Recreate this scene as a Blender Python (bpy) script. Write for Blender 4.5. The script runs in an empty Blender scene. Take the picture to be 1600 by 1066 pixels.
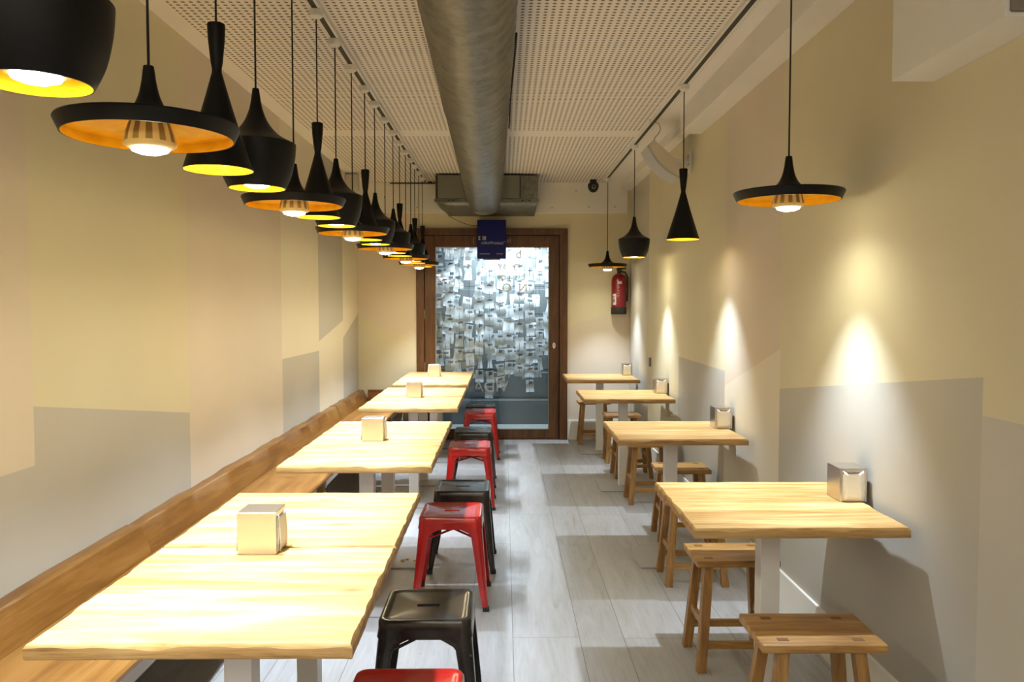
import bpy, bmesh, math, random
from mathutils import Vector, Matrix
random.seed(7)
S = bpy.context.scene
COL = S.collection
PI = math.pi

# ------------------------------------------------------------------ camera
CAMH = 1.47
cd = bpy.data.cameras.new('camera'); cd.sensor_width = 36; cd.lens = 27.9
cd.clip_start = 0.05
cam = bpy.data.objects.new('camera', cd); COL.objects.link(cam)
cam.location = (0, 0, CAMH)
cam.rotation_euler = (math.radians(90 - 2.586), 0, math.radians(-0.60))
S.camera = cam
# ------------------------------------------------------------------ view, world
S.view_settings.view_transform = 'Standard'; S.view_settings.look = 'None'
S.view_settings.gamma = 1; S.view_settings.exposure = 0.22
S.view_settings.use_curve_mapping = False
S.cycles.use_denoising = True
S.cycles.max_bounces = 7; S.cycles.diffuse_bounces = 5; S.cycles.glossy_bounces = 4
S.cycles.transparent_max_bounces = 10
S.cycles.sample_clamp_indirect = 6.0
S.cycles.caustics_reflective = False; S.cycles.caustics_refractive = False
W = bpy.data.worlds.new('world'); S.world = W; W.use_nodes = True
W.node_tree.nodes['Background'].inputs[0].default_value = (0.9, 0.85, 0.8, 1)
W.node_tree.nodes['Background'].inputs[1].default_value = 0.02
# ------------------------------------------------------------------ added fill light behind the camera, no fixture
def area(name, loc, size, power, color, rot=(0, 0, 0)):
    l = bpy.data.lights.new(name, 'AREA'); l.shape = 'RECTANGLE'; l.size, l.size_y = size
    l.energy = power; l.color = color
    o = bpy.data.objects.new(name, l); o.location = loc; o.rotation_euler = rot; COL.objects.link(o)
    return o
area('front_fill_light', (-0.1, -1.6, 2.7), (2.6, 2.6), 88, (1.0, 0.97, 0.89))
# lamp powers (watts) shared by the pendant builder below
SPOT_W, SPOT_COL, SPOT_ANGLE, SPOT_BLEND = 100.0, (0.77, 0.88, 1.0), 78, 0.9
GLOW_W, GLOW_COL = 1.3, (1.0, 0.86, 0.40)
SPILL_W, SPILL_COL = 6.5, (1.0, 0.97, 0.72)

# room dimensions
XL, XR, YB, YF, ZC = -1.58, 1.345, 8.63, -3.0, 2.79

# ------------------------------------------------------------------ node helpers
class NT:
    def __init__(s, name, rough=0.5, metal=0.0, color=(.5, .5, .5)):
        s.m = bpy.data.materials.new(name); s.m.use_nodes = True
        s.t = s.m.node_tree; s.b = s.t.nodes['Principled BSDF']
        s.b.inputs['Base Color'].default_value = (*color, 1)
        s.b.inputs['Roughness'].default_value = rough
        s.b.inputs['Metallic'].default_value = metal
    def n(s, typ, **kw):
        x = s.t.nodes.new(typ)
        for k, v in kw.items(): setattr(x, k, v)
        return x
    def l(s, a, b): s.t.links.new(a, b)
    def put(s, sock, v):
        if isinstance(v, bpy.types.NodeSocket): s.l(v, sock)
        elif isinstance(v, (tuple, list)) and len(v) == 3 and sock.type == 'RGBA': sock.default_value = (*v, 1)
        else: sock.default_value = v
    def math(s, op, a, b=0.0, c=None):
        x = s.n('ShaderNodeMath', operation=op); s.put(x.inputs[0], a); s.put(x.inputs[1], b)
        if c is not None: s.put(x.inputs[2], c)
        return x.outputs[0]
    def mix(s, f, a, b, mode='MIX'):
        x = s.n('ShaderNodeMix', data_type='RGBA', blend_type=mode)
        s.put(x.inputs[0], f); s.put(x.inputs[6], a); s.put(x.inputs[7], b); return x.outputs[2]
    def coord(s, which='Object'): return s.n('ShaderNodeTexCoord').outputs[which]
    def mapping(s, vec, scale=(1, 1, 1), loc=(0, 0, 0)):
        x = s.n('ShaderNodeMapping'); s.l(vec, x.inputs[0])
        s.put(x.inputs['Scale'], scale); s.put(x.inputs['Location'], loc); return x.outputs[0]
    def noise(s, vec, scale, detail=3, rough=.5, dist=0.0):
        x = s.n('ShaderNodeTexNoise'); s.l(vec, x.inputs['Vector'])
        x.inputs['Scale'].default_value = scale; x.inputs['Detail'].default_value = detail
        x.inputs['Roughness'].default_value = rough; x.inputs['Distortion'].default_value = dist
        return x.outputs[0]
    def ramp(s, f, stops):
        x = s.n('ShaderNodeValToRGB'); s.put(x.inputs[0], f)
        e = x.color_ramp.elements
        while len(e) < len(stops): e.new(.5)
        for i, (p, c) in enumerate(stops): e[i].position = p; e[i].color = (*c, 1)
        return x.outputs[0]
    def step(s, v, lo, hi):
        x = s.n('ShaderNodeMapRange'); s.put(x.inputs[0], v); x.inputs[1].default_value = lo; x.inputs[2].default_value = hi
        return x.outputs[0]
    def base(s, v): s.put(s.b.inputs['Base Color'], v)
    def bump(s, h, strength=.1, dist=.01):
        x = s.n('ShaderNodeBump'); x.inputs['Strength'].default_value = strength; x.inputs['Distance'].default_value = dist
        s.l(h, x.inputs['Height']); s.l(x.outputs[0], s.b.inputs['Normal'])

def plain(name, color, rough=.5, metal=0.0, spec=None):
    t = NT(name, rough, metal, color)
    if spec is not None: t.b.inputs['Specular IOR Level'].default_value = spec
    return t.m

def paint(name, color, var=.03):
    t = NT(name, .75); c = t.coord()
    n = t.noise(c, 1.7, 4)
    lo = tuple(max(0, x * (1 - var)) for x in color); hi = tuple(min(1, x * (1 + var)) for x in color)
    t.base(t.ramp(n, [(.3, lo), (.7, hi)])); t.bump(t.noise(c, 160, 2), .04, .002)
    t.b.inputs['Specular IOR Level'].default_value = .3
    return t.m

def wood(name, dark, mid, light, axis='X', rough=.4, scale=1.0, knots=True, random_shift=True, boards=0.0):
    t = NT(name, rough); c = t.coord()
    if random_shift:
        r = t.n('ShaderNodeObjectInfo').outputs['Random']
        cb = t.n('ShaderNodeCombineXYZ'); t.l(t.math('MULTIPLY', r, 37.0), cb.inputs[0]); t.l(t.math('MULTIPLY', r, 11.0), cb.inputs[1]); t.l(t.math('MULTIPLY', r, 5.0), cb.inputs[2])
        va = t.n('ShaderNodeVectorMath', operation='ADD'); t.l(c, va.inputs[0]); t.l(cb.outputs[0], va.inputs[1]); v = va.outputs[0]
    else: v = c
    s = {'X': (1, 9, 9), 'Y': (9, 1, 9), 'Z': (9, 9, 1)}[axis]
    m = t.mapping(v, s)
    g1 = t.noise(m, 2.2 * scale, 5, .6, .6)
    g2 = t.noise(t.mapping(v, tuple(x * (1 if x == 1 else 4) for x in s)), 5.0 * scale, 4, .65, .2)
    f = t.math('ADD', t.math('MULTIPLY', g1, .7), t.math('MULTIPLY', g2, .3))
    col = t.ramp(f, [(.34, dark), (.48, mid), (.62, light)])
    if boards:
        sep = t.n('ShaderNodeSeparateXYZ'); t.l(c, sep.inputs[0])
        u = t.math('DIVIDE', sep.outputs[1], boards)
        wn = t.n('ShaderNodeTexWhiteNoise', noise_dimensions='2D')
        cb2 = t.n('ShaderNodeCombineXYZ'); t.l(t.math('FLOOR', u), cb2.inputs[0])
        if random_shift: t.l(r, cb2.inputs[1])
        t.l(cb2.outputs[0], wn.inputs['Vector'])
        col = t.mix(t.math('MULTIPLY', wn.outputs[0], .35), col, mid, 'MULTIPLY')
        fr = t.math('FRACT', u); edge = t.math('MINIMUM', fr, t.math('SUBTRACT', 1, fr))
        col = t.mix(t.math('MULTIPLY', t.math('LESS_THAN', edge, .012), .45), col, dark)
    if knots:
        vo = t.n('ShaderNodeTexVoronoi', feature='F1'); t.l(t.mapping(v, (3.1, 6.5, 4.0)), vo.inputs['Vector']); vo.inputs['Scale'].default_value = 1.0
        k = t.math('SUBTRACT', 1, t.step(vo.outputs['Distance'], .03, .16))
        kk = tuple(x * .45 for x in dark)
        col = t.mix(t.math('MULTIPLY', k, .75), col, kk)
    t.base(col); t.bump(g2, .08, .003)
    return t.m

M = {}
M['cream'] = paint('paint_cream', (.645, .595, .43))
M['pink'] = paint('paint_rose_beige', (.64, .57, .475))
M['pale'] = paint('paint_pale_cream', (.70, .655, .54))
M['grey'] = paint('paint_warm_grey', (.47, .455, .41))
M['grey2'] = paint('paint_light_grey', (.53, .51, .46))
M['trim'] = paint('paint_trim_white', (.77, .76, .72))
M['white'] = plain('white_enamel', (.72, .70, .67), .35)
M['table'] = wood('pine_tabletop', (.36, .17, .045), (.57, .36, .13), (.71, .52, .245), 'X', .38, 1.0, True, True, .117)
M['edge'] = wood('shaded_table_edge', (.17, .08, .02), (.34, .19, .06), (.46, .29, .11), 'X', .45, 1.4, False)  # darker copy of the table wood, shade on the edges put into its colour
M['bench'] = wood('honey_bench_wood', (.12, .046, .008), (.185, .080, .014), (.24, .115, .028), 'Y', .35, .7)
M['stoolw'] = wood('oak_stool_wood', (.19, .09, .022), (.34, .175, .048), (.48, .28, .09), 'X', .42, 1.6, False)
M['legw'] = wood('oak_leg_wood', (.17, .08, .02), (.30, .15, .042), (.42, .23, .07), 'Z', .42, 1.6, False)
M['doorw'] = wood('mahogany_door_wood', (.045, .014, .003), (.080, .028, .005), (.12, .048, .010), 'Z', .4, 1.2, False, False)
M['black'] = plain('black_lamp_metal', (.004, .004, .0045), .45, 0, .22)
M['cord'] = plain('black_cord', (.008, .008, .008), .7)
M['rubber'] = plain('black_rubber', (.02, .02, .02), .8)
M['dark'] = plain('dark_slot', (.03, .028, .025), .6)
M['steel'] = plain('brushed_stainless', (.62, .58, .54), .27, 1.0)
M['galv'] = None
M['gunmetal'] = NT('gunmetal_lacquer', .26, .85).m
def _():
    t = NT('gold_leaf', .38, .45); c = t.coord()
    vo = t.n('ShaderNodeTexVoronoi'); t.l(c, vo.inputs['Vector']); vo.inputs['Scale'].default_value = 90
    t.base(t.ramp(t.noise(c, 25, 3), [(.3, (.88, .44, .012)), (.7, (1.0, .58, .03))])); t.bump(vo.outputs['Distance'], .25, .003)
    M['gold'] = t.m
    t = NT('gunmetal_lacquer', .20, .6); c = t.coord()
    t.base(t.ramp(t.noise(c, 9, 4), [(.3, (.028, .025, .022)), (.7, (.060, .054, .049))])); M['gunmetal'] = t.m
    t = NT('red_lacquer', .22); c = t.coord(); t.base(t.ramp(t.noise(c, 5, 3), [(.3, (.33, .004, .004)), (.7, (.46, .008, .007))]))
    t.b.inputs['Coat Weight'].default_value = .4; M['red'] = t.m
    t = NT('galvanised_sheet', .48, .6); c = t.coord()
    vo = t.n('ShaderNodeTexVoronoi'); t.l(c, vo.inputs['Vector']); vo.inputs['Scale'].default_value = 34
    f = t.math('ADD', t.math('MULTIPLY', vo.outputs['Color'], .35), t.math('MULTIPLY', t.noise(c, 6, 4), .65))
    t.base(t.ramp(f, [(.25, (.11, .112, .10)), (.75, (.22, .225, .205))])); M['galv'] = t.m
    t = NT('napkin_paper', .9, 0, (.86, .84, .80)); c = t.coord(); t.bump(t.noise(t.mapping(c, (1, 1, 3)), 30, 3), .5, .006); M['paper'] = t.m
    # floor
    t = NT('whitewashed_plank_tiles', .33); c = t.coord()
    sp = t.n('ShaderNodeSeparateXYZ'); t.l(c, sp.inputs[0]); X, Y = sp.outputs[0], sp.outputs[1]
    u = t.math('DIVIDE', t.math('SUBTRACT', X, .04), .49)
    fu = t.math('MULTIPLY', t.math('SUBTRACT', u, t.math('FLOOR', u)), .49)
    wide = t.math('GREATER_THAN', fu, .295)
    row = t.math('ADD', t.math('MULTIPLY', t.math('FLOOR', u), 2.0), wide)
    dx = t.math('MINIMUM', fu, t.math('MINIMUM', t.math('ABSOLUTE', t.math('SUBTRACT', fu, .295)), t.math('SUBTRACT', .49, fu)))
    off = t.math('ADD', t.math('MULTIPLY', wide, .70), t.math('MULTIPLY', t.math('FLOOR', u), .013))
    v = t.math('DIVIDE', t.math('ADD', t.math('SUBTRACT', Y, 3.45), off), 2.07)
    fv = t.math('FRACT', t.math('ADD', v, 20.0))
    dy = t.math('MULTIPLY', t.math('MINIMUM', fv, t.math('SUBTRACT', 1, fv)), 2.07)
    gap = t.math('LESS_THAN', t.math('MINIMUM', dx, dy), .0016)
    cb = t.n('ShaderNodeCombineXYZ'); t.l(row, cb.inputs[0]); t.l(t.math('FLOOR', v), cb.inputs[1])
    wn = t.n('ShaderNodeTexWhiteNoise', noise_dimensions='2D'); t.l(cb.outputs[0], wn.inputs['Vector'])
    sh = t.n('ShaderNodeVectorMath', operation='MULTIPLY_ADD'); t.l(wn.outputs['Color'], sh.inputs[0]); sh.inputs[1].default_value = (7, 7, 7); t.l(c, sh.inputs[2])
    g = t.noise(t.mapping(sh.outputs[0], (5, .8, 1)), 2.6, 6, .65, 1.4)
    g2 = t.noise(t.mapping(sh.outputs[0], (26, 1.4, 1)), 3.0, 4, .6, .4)
    f = t.math('ADD', t.math('MULTIPLY', g, .65), t.math('MULTIPLY', g2, .35))
    col = t.ramp(f, [(.30, (.26, .25, .245)), (.42, (.35, .35, .355)), (.62, (.42, .43, .455))])
    col = t.mix(t.math('MULTIPLY', wn.outputs[0], .22), col, (.62, .60, .57), 'MULTIPLY')
    col = t.mix(gap, col, (.16, .15, .14)); t.base(col); t.bump(t.math('SUBTRACT', 1, gap), .3, .002); M['floor'] = t.m
    # perforated ceiling
    t = NT('perforated_plasterboard', .85); c = t.coord()
    sp = t.n('ShaderNodeSeparateXYZ'); t.l(c, sp.inputs[0]); X, Y = sp.outputs[0], sp.outputs[1]
    P = .0345
    def cell(a): return t.math('SUBTRACT', t.math('FRACT', t.math('ADD', t.math('DIVIDE', a, P), 400.0)), .5)
    cx_, cy_ = cell(X), cell(Y)
    r = t.math('SQRT', t.math('ADD', t.math('MULTIPLY', cx_, cx_), t.math('MULTIPLY', cy_, cy_)))
    hole = t.math('LESS_THAN', r, .265)
    zone = t.math('MULTIPLY', t.math('GREATER_THAN', X, -1.47), t.math('LESS_THAN', X, 1.115))
    band = t.math('GREATER_THAN', t.math('ABSOLUTE', t.math('SUBTRACT', Y, 6.18)), .10)
    hole = t.math('MULTIPLY', t.math('MULTIPLY', hole, zone), band)
    t.base(t.mix(hole, (.80, .78, .75), (.22, .185, .155)))
    M['ceil'] = t.m
    # papers behind the door
    t = NT('hanging_note_paper', .9, 0, (.80, .84, .88)); tr = t.n('ShaderNodeBsdfTranslucent'); tr.inputs[0].default_value = (.80, .86, .93, 1)
    mx = t.n('ShaderNodeMixShader'); mx.inputs[0].default_value = .32
    out = t.t.nodes['Material Output']; t.l(t.b.outputs[0], mx.inputs[1]); t.l(tr.outputs[0], mx.inputs[2]); t.l(mx.outputs[0], out.inputs[0]); M['note'] = t.m
    # glass
    t = NT('door_glass'); tp = t.n('ShaderNodeBsdfTransparent'); tp.inputs[0].default_value = (.93, .97, .97, 1)
    gl = t.n('ShaderNodeBsdfGlossy'); gl.inputs['Roughness'].default_value = .015
    fr = t.n('ShaderNodeFresnel'); fr.inputs[0].default_value = 1.5
    mx = t.n('ShaderNodeMixShader'); t.l(t.math('MULTIPLY', fr.outputs[0], .9), mx.inputs[0]); t.l(tp.outputs[0], mx.inputs[1]); t.l(gl.outputs[0], mx.inputs[2])
    t.l(mx.outputs[0], t.t.nodes['Material Output'].inputs[0]); M['glass'] = t.m
_()
def emit(name, color, strength, base=(.8, .8, .8)):
    t = NT(name, .5, 0, base); t.b.inputs['Emission Color'].default_value = (*color, 1); t.b.inputs['Emission Strength'].default_value = strength; return t.m
M['lens'] = emit('lit_lamp_lens', (1.0, .97, .93), 22.0)
M['bulb'] = emit('amber_ribbed_bulb_body', (1.0, .62, .20), .10, (.60, .43, .16))
M['bulbgap'] = plain('bulb_fin_gap', (.34, .24, .09), .6)
M['tube'] = emit('lit_cold_tube', (.85, .94, 1.0), 16.0)

# ------------------------------------------------------------------ mesh helpers
def link(name, bm, mats, parent=None, loc=(0, 0, 0), smooth=False, auto=None):
    me = bpy.data.meshes.new(name)
    bmesh.ops.recalc_face_normals(bm, faces=bm.faces)
    bm.to_mesh(me); bm.free()
    for m in (mats if isinstance(mats, (list, tuple)) else [mats]): me.materials.append(m)
    if smooth:
        me.shade_smooth()
        if auto: me.set_sharp_from_angle(angle=math.radians(auto))
    o = bpy.data.objects.new(name, me); COL.objects.link(o); o.location = loc
    if parent: o.parent = parent
    return o
def tag(o, label, cat, group=None, kind=None):
    o['label'] = label; o['category'] = cat
    if group: o['group'] = group
    if kind: o['kind'] = kind
    return o
def empty(name, loc=(0, 0, 0), rz=0.0):
    o = bpy.data.objects.new(name, None); o.empty_display_size = .05; o.location = loc; o.rotation_euler = (0, 0, rz); COL.objects.link(o); return o
def struct(name, bm, mats, parent=None, **k):
    o = link(name, bm, mats, parent, **k)
    if not parent: o['kind'] = 'structure'
    return o
def box(bm, x0, x1, y0, y1, z0, z1, mat=0, bev=0.0, seg=2, M4=None):
    vs = [bm.verts.new((x, y, z)) for x in (x0, x1) for y in (y0, y1) for z in (z0, z1)]
    idx = [(0, 1, 3, 2), (4, 6, 7, 5), (0, 4, 5, 1), (2, 3, 7, 6), (0, 2, 6, 4), (1, 5, 7, 3)]
    fs = [bm.faces.new([vs[i] for i in f]) for f in idx]
    for f in fs: f.material_index = mat
    if bev > 0:
        es = list({e for f in fs for e in f.edges})
        r = bmesh.ops.bevel(bm, geom=es, offset=bev, segments=seg, affect='EDGES', profile=.6)
        for f in r['faces']: f.material_index = mat
        vs = list({v for f in r['faces'] for v in f.verts} | {v for v in vs if v.is_valid})
    if M4 is not None: bmesh.ops.transform(bm, matrix=M4, verts=[v for v in vs if v.is_valid])
    return vs
def bx(*a, **k):
    bm = bmesh.new(); box(bm, *a, **k); return bm
def lathe(bm, prof, n=48, mat=0, mats=None, cx=0, cy=0):
    rings = []
    for (r, z) in prof:
        if r < 1e-6: rings.append([bm.verts.new((cx, cy, z))])
        else: rings.append([bm.verts.new((cx + r * math.cos(2 * PI * i / n), cy + r * math.sin(2 * PI * i / n), z)) for i in range(n)])
    for k in range(len(rings) - 1):
        a, b = rings[k], rings[k + 1]
        for i in range(n):
            j = (i + 1) % n
            if len(a) == 1 and len(b) == 1: continue
            if len(a) == 1: f = bm.faces.new((a[0], b[i], b[j]))
            elif len(b) == 1: f = bm.faces.new((a[i], a[j], b[0]))
            else: f = bm.faces.new((a[i], a[j], b[j], b[i]))
            f.material_index = mats[k] if mats else mat
    return rings
def tube(bm, pts, r, n=8, mat=0, cap=True):
    rings = []; pts = [Vector(p) for p in pts]
    for i, p in enumerate(pts):
        d = (pts[min(i + 1, len(pts) - 1)] - pts[max(i - 1, 0)]).normalized()
        a = d.orthogonal().normalized() if i == 0 else (rings_a - d * rings_a.dot(d)).normalized()
        rings_a = a; b = d.cross(a)
        rr = r[i] if isinstance(r, (list, tuple)) else r
        rings.append([bm.verts.new(p + (a * math.cos(2 * PI * k / n) + b * math.sin(2 * PI * k / n)) * rr) for k in range(n)])
    for q in range(len(rings) - 1):
        for k in range(n):
            f = bm.faces.new((rings[q][k], rings[q][(k + 1) % n], rings[q + 1][(k + 1) % n], rings[q + 1][k])); f.material_index = mat
    if cap:
        for R in (rings[0], rings[-1]):
            f = bm.faces.new(R); f.material_index = mat
def loft(bm, loops, mat=0, cap=True, closed=True):
    L = [[bm.verts.new(p) for p in lp] for lp in loops]; n = len(L[0])
    for q in range(len(L) - 1):
        for k in range(n if closed else n - 1):
            f = bm.faces.new((L[q][k], L[q][(k + 1) % n], L[q + 1][(k + 1) % n], L[q + 1][k])); f.material_index = mat
    if cap:
        for R in (L[0], L[-1]): f = bm.faces.new(R); f.material_index = mat
    return L
def strut(bm, a, b, w, d, mat=0, w2=None, d2=None):
    """square-section bar from a to b with horizontal end cuts; w along X, d along Y"""
    w2 = w2 or w; d2 = d2 or d
    def lp(p, w, d): return [(p[0] + sx * w / 2, p[1] + sy * d / 2, p[2]) for sx, sy in ((-1, -1), (1, -1), (1, 1), (-1, 1))]
    loft(bm, [lp(a, w, d), lp(b, w2, d2)], mat)
def rsq(h, r, z, n=6, hy=None):
    hy = hy or h; pts = []
    for (cx, cy, a0) in ((h - r, hy - r, 0), (-h + r, hy - r, 90), (-h + r, -hy + r, 180), (h - r, -hy + r, 270)):
        for i in range(n):
            a = math.radians(a0 + 90 * i / (n - 1)); pts.append((cx + r * math.cos(a), cy + r * math.sin(a), z))
    return pts
def copy_tree(o, parent=None):
    c = o.copy(); COL.objects.link(c); c.parent = parent
    for ch in list(o.children): copy_tree(ch, c)
    return c
def text(name, s, size, mat, parent, loc, rot=(PI / 2, 0, 0), mirror=False, depth=.0006, align='CENTER'):
    cu = bpy.data.curves.new(name, 'FONT'); cu.body = s; cu.size = size; cu.extrude = depth; cu.align_x = align; cu.align_y = 'CENTER'
    cu.materials.append(mat); o = bpy.data.objects.new(name, cu); COL.objects.link(o); o.parent = parent; o.location = loc; o.rotation_euler = rot
    if mirror: o.scale = (-1, 1, 1)
    bpy.context.view_layer.update()
    me = bpy.data.meshes.new_from_object(o); me.materials.clear(); me.materials.append(mat)
    m = bpy.data.objects.new(name, me); COL.objects.link(m); m.parent = parent; m.location = loc; m.rotation_euler = rot; m.scale = o.scale
    bpy.data.objects.remove(o); return m

# ------------------------------------------------------------------ room shell
struct('floor', bx(XL - .1, 1.6, YF, 8.70, -.05, 0), M['floor'])
struct('ceiling', bx(XL - .1, 1.6, YF, YB + .12, ZC, ZC + .05), M['ceil'])
def side_wall(name, X, thick, strips, z1=ZC):
    bm = bmesh.new(); names = []
    for (y0, y1, s0, s1, up, lo) in strips:
        def q(pts, m):
            if m not in names: names.append(m)
            f = bm.faces.new([bm.verts.new((X, y, z)) for y, z in pts]); f.material_index = names.index(m)
        if s0 is None: q([(y0, 0), (y1, 0), (y1, z1), (y0, z1)], up)
        else:
            q([(y0, 0), (y1, 0), (y1, s1), (y0, s0)], lo); q([(y0, s0), (y1, s1), (y1, z1), (y0, z1)], up)
    Y0, Y1 = strips[0][0], strips[-1][1]
    f = bm.faces.new([bm.verts.new((X + thick, y, z)) for y, z in ((Y0, 0), (Y1, 0), (Y1, z1), (Y0, z1))])
    me = bpy.data.meshes.new(name); bm.to_mesh(me); bm.free()
    for m in names: me.materials.append(M[m])
    o = bpy.data.objects.new(name, me); COL.objects.link(o); o['kind'] = 'structure'; return o
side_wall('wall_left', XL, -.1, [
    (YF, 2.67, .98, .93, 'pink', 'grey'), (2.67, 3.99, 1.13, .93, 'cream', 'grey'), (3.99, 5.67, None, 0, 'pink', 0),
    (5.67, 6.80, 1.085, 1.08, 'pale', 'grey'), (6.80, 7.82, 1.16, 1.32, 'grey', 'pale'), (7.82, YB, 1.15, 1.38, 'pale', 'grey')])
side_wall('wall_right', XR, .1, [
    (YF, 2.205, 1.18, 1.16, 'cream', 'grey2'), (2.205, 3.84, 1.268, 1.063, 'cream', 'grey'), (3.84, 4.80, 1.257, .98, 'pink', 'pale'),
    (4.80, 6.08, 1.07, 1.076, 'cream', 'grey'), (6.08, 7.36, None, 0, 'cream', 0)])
o = struct('wall_right_alcove', bx(1.375, 1.475, 7.30, YB + .1, 0, ZC), M['grey2'])
# back wall, four panels round the doorway
bm = bmesh.new()
DX0, DX1, DZ = -.945, .693, 2.298
def bq(pts, m, y=YB):
    f = bm.faces.new([bm.verts.new((x, y, z)) for x, z in pts]); f.material_index = m
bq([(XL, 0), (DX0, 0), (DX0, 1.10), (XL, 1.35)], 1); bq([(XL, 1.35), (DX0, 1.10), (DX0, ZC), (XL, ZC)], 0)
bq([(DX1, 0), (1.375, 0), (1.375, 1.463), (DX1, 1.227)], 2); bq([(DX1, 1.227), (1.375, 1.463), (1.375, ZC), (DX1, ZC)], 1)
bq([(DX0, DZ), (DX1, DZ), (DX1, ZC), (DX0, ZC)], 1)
me = bpy.data.meshes.new('wall_back'); bm.to_mesh(me); bm.free()
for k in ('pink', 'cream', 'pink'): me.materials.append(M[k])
o = bpy.data.objects.new('wall_back', me); COL.objects.link(o); o['kind'] = 'structure'
md = o.modifiers.new('solid', 'SOLIDIFY'); md.thickness = .08; md.offset = 1 if False else -1
struct('wall_front', bx(XL - .1, 1.6, YF - .1, YF, 0, ZC), M['pink'])
# access panel band high on the back wall
t = struct('trim_1', bx(XL, 1.335, YB - .025, YB, 2.462, ZC, bev=.002), M['trim'])
for i, (x, z) in enumerate([(-1.28, 2.63), (-.93, 2.52), (.52, 2.52), (.78, 2.70), (.92, 2.53), (1.2, 2.53), (-.62, 2.72)]):
    bm = bmesh.new(); tube(bm, [(x, YB - .0285, z), (x, YB - .0245, z)], .006, 10); link('screw', bm, M['dark'], t)
# beam along the right wall, its shallower continuation, the casing near the camera
struct('trim_2', bx(1.20, 1.60, YF, 5.45, 2.635, ZC, bev=.002), M['trim'])
struct('trim_3', bx(1.262, 1.60, 5.45, YB, 2.708, ZC, bev=.002), M['trim'])
t = struct('trim_4', bx(1.212, XR, 1.94, 2.50, 2.168, 2.635, bev=.002), M['trim'])
link('shaded_end_face', bx(1.222, XR - .004, 1.93, 1.941, 2.178, 2.63, bev=.008, seg=4), plain('shaded_end_grey', (.20, .18, .155), .6), t)  # near end of the casing, its shade put into a darker grey
# baseboards
struct('baseboard_right', bx(XR - .014, XR, YF, 7.30, 0, .19, bev=.003), M['trim'])
struct('baseboard_back', bx(DX1 + .002, 1.36, YB - .014, YB, 0, .215, bev=.003), M['trim'])

# ------------------------------------------------------------------ door
LX0, LX1, LZ0, LZ1 = DX0 + .088, DX1 - .088, .012, DZ - .075
door = empty('door_1', (0, YB, 0)); door['kind'] = 'structure'
bm = bmesh.new()
box(bm, DX0, DX0 + .085, -.03, .07, 0, DZ, bev=.004); box(bm, DX1 - .085, DX1, -.03, .07, 0, DZ, bev=.004); box(bm, DX0 + .085, DX1 - .085, -.03, .07, DZ - .07, DZ, bev=.004)
box(bm, DX0 + .02, LX0 + .03, .058, .069, 0, DZ - .02); box(bm, LX1 - .03, DX1 - .02, .058, .069, 0, DZ - .02); box(bm, LX0, LX1, .058, .069, DZ - .12, DZ - .02)
box(bm, DX0 + .08, DX1 - .08, -.01, .069, 0, .010, bev=.002); box(bm, DX0 + .08, DX1 - .08, .058, .069, .0, .04)
link('door_frame', bm, M['doorw'], door)
GX0, GX1, GZ0, GZ1 = -.742, .494, .11, 2.10
bm = bmesh.new()
box(bm, LX0, GX0, .005, .055, LZ0, LZ1, bev=.004); box(bm, GX1, LX1, .005, .055, LZ0, LZ1, bev=.004)
box(bm, GX0, GX1, .005, .055, GZ1, LZ1, bev=.004); box(bm, GX0, GX1, .005, .055, LZ0, GZ0, bev=.004)
leaf = link('door_leaf', bm, M['doorw'], door)
link('glass_pane', bx(GX0, GX1, .028, .034, GZ0, GZ1), M['glass'], door)
bm = bmesh.new()
s_ = .008
box(bm, GX0, GX0 + s_, .016, .026, GZ0, GZ1); box(bm, GX1 - s_, GX1, .016, .026, GZ0, GZ1); box(bm, GX0 + s_, GX1 - s_, .016, .026, GZ1 - s_, GZ1); box(bm, GX0 + s_, GX1 - s_, .016, .026, GZ0, GZ0 + s_)
link('glazing_seal', bm, plain('pale_glazing_seal', (.35, .36, .34), .5), door)
for z in (1.37, .80):
    bm = bmesh.new(); tube(bm, [(LX0 - .004, -.004, z - .05), (LX0 - .004, -.004, z + .05)], .008, 12); o = link('hinge', bm, M['steel'], door); o['label'] = 'steel hinge barrel'
bm = bmesh.new()
loft(bm, [[(.548 + .017 * math.cos(a) , y, 1.03 + .033 * math.sin(a)) for a in [2 * PI * k / 20 for k in range(20)]] for y in (.006, -.002)])
lk = link('lock_plate', bm, M['steel'], door)
bm = bmesh.new(); tube(bm, [(.548, -.004, 1.035), (.548, -.001, 1.035)], .006, 10); link('keyhole', bm, M['dark'], lk)
tw = plain('white_glass_lettering', (.80, .84, .86), .6)
for s, x, z, size in [('b', .165, 2.02, .13), ('ry  sy', .06, 1.90, .11), ('e s i o', .10, 1.775, .11), ('N  O', .12, 1.655, .13), ('YOU', -.02, .705, .10), ('VIDA', -.14, .575, .17)]:
    o = text('glass_lettering', s, size, tw if z > 1 else plain('faded_glass_lettering', (.42, .46, .47), .6), door, (x, .027, z), mirror=True)
text('header_lettering', '(', .085, plain('pale_header_lettering', (.30, .25, .20), .6), door, (-.325, .003, 2.17))
text('header_lettering', 'el', .075, bpy.data.materials['pale_header_lettering'], door, (.055, .003, 2.17))

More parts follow.
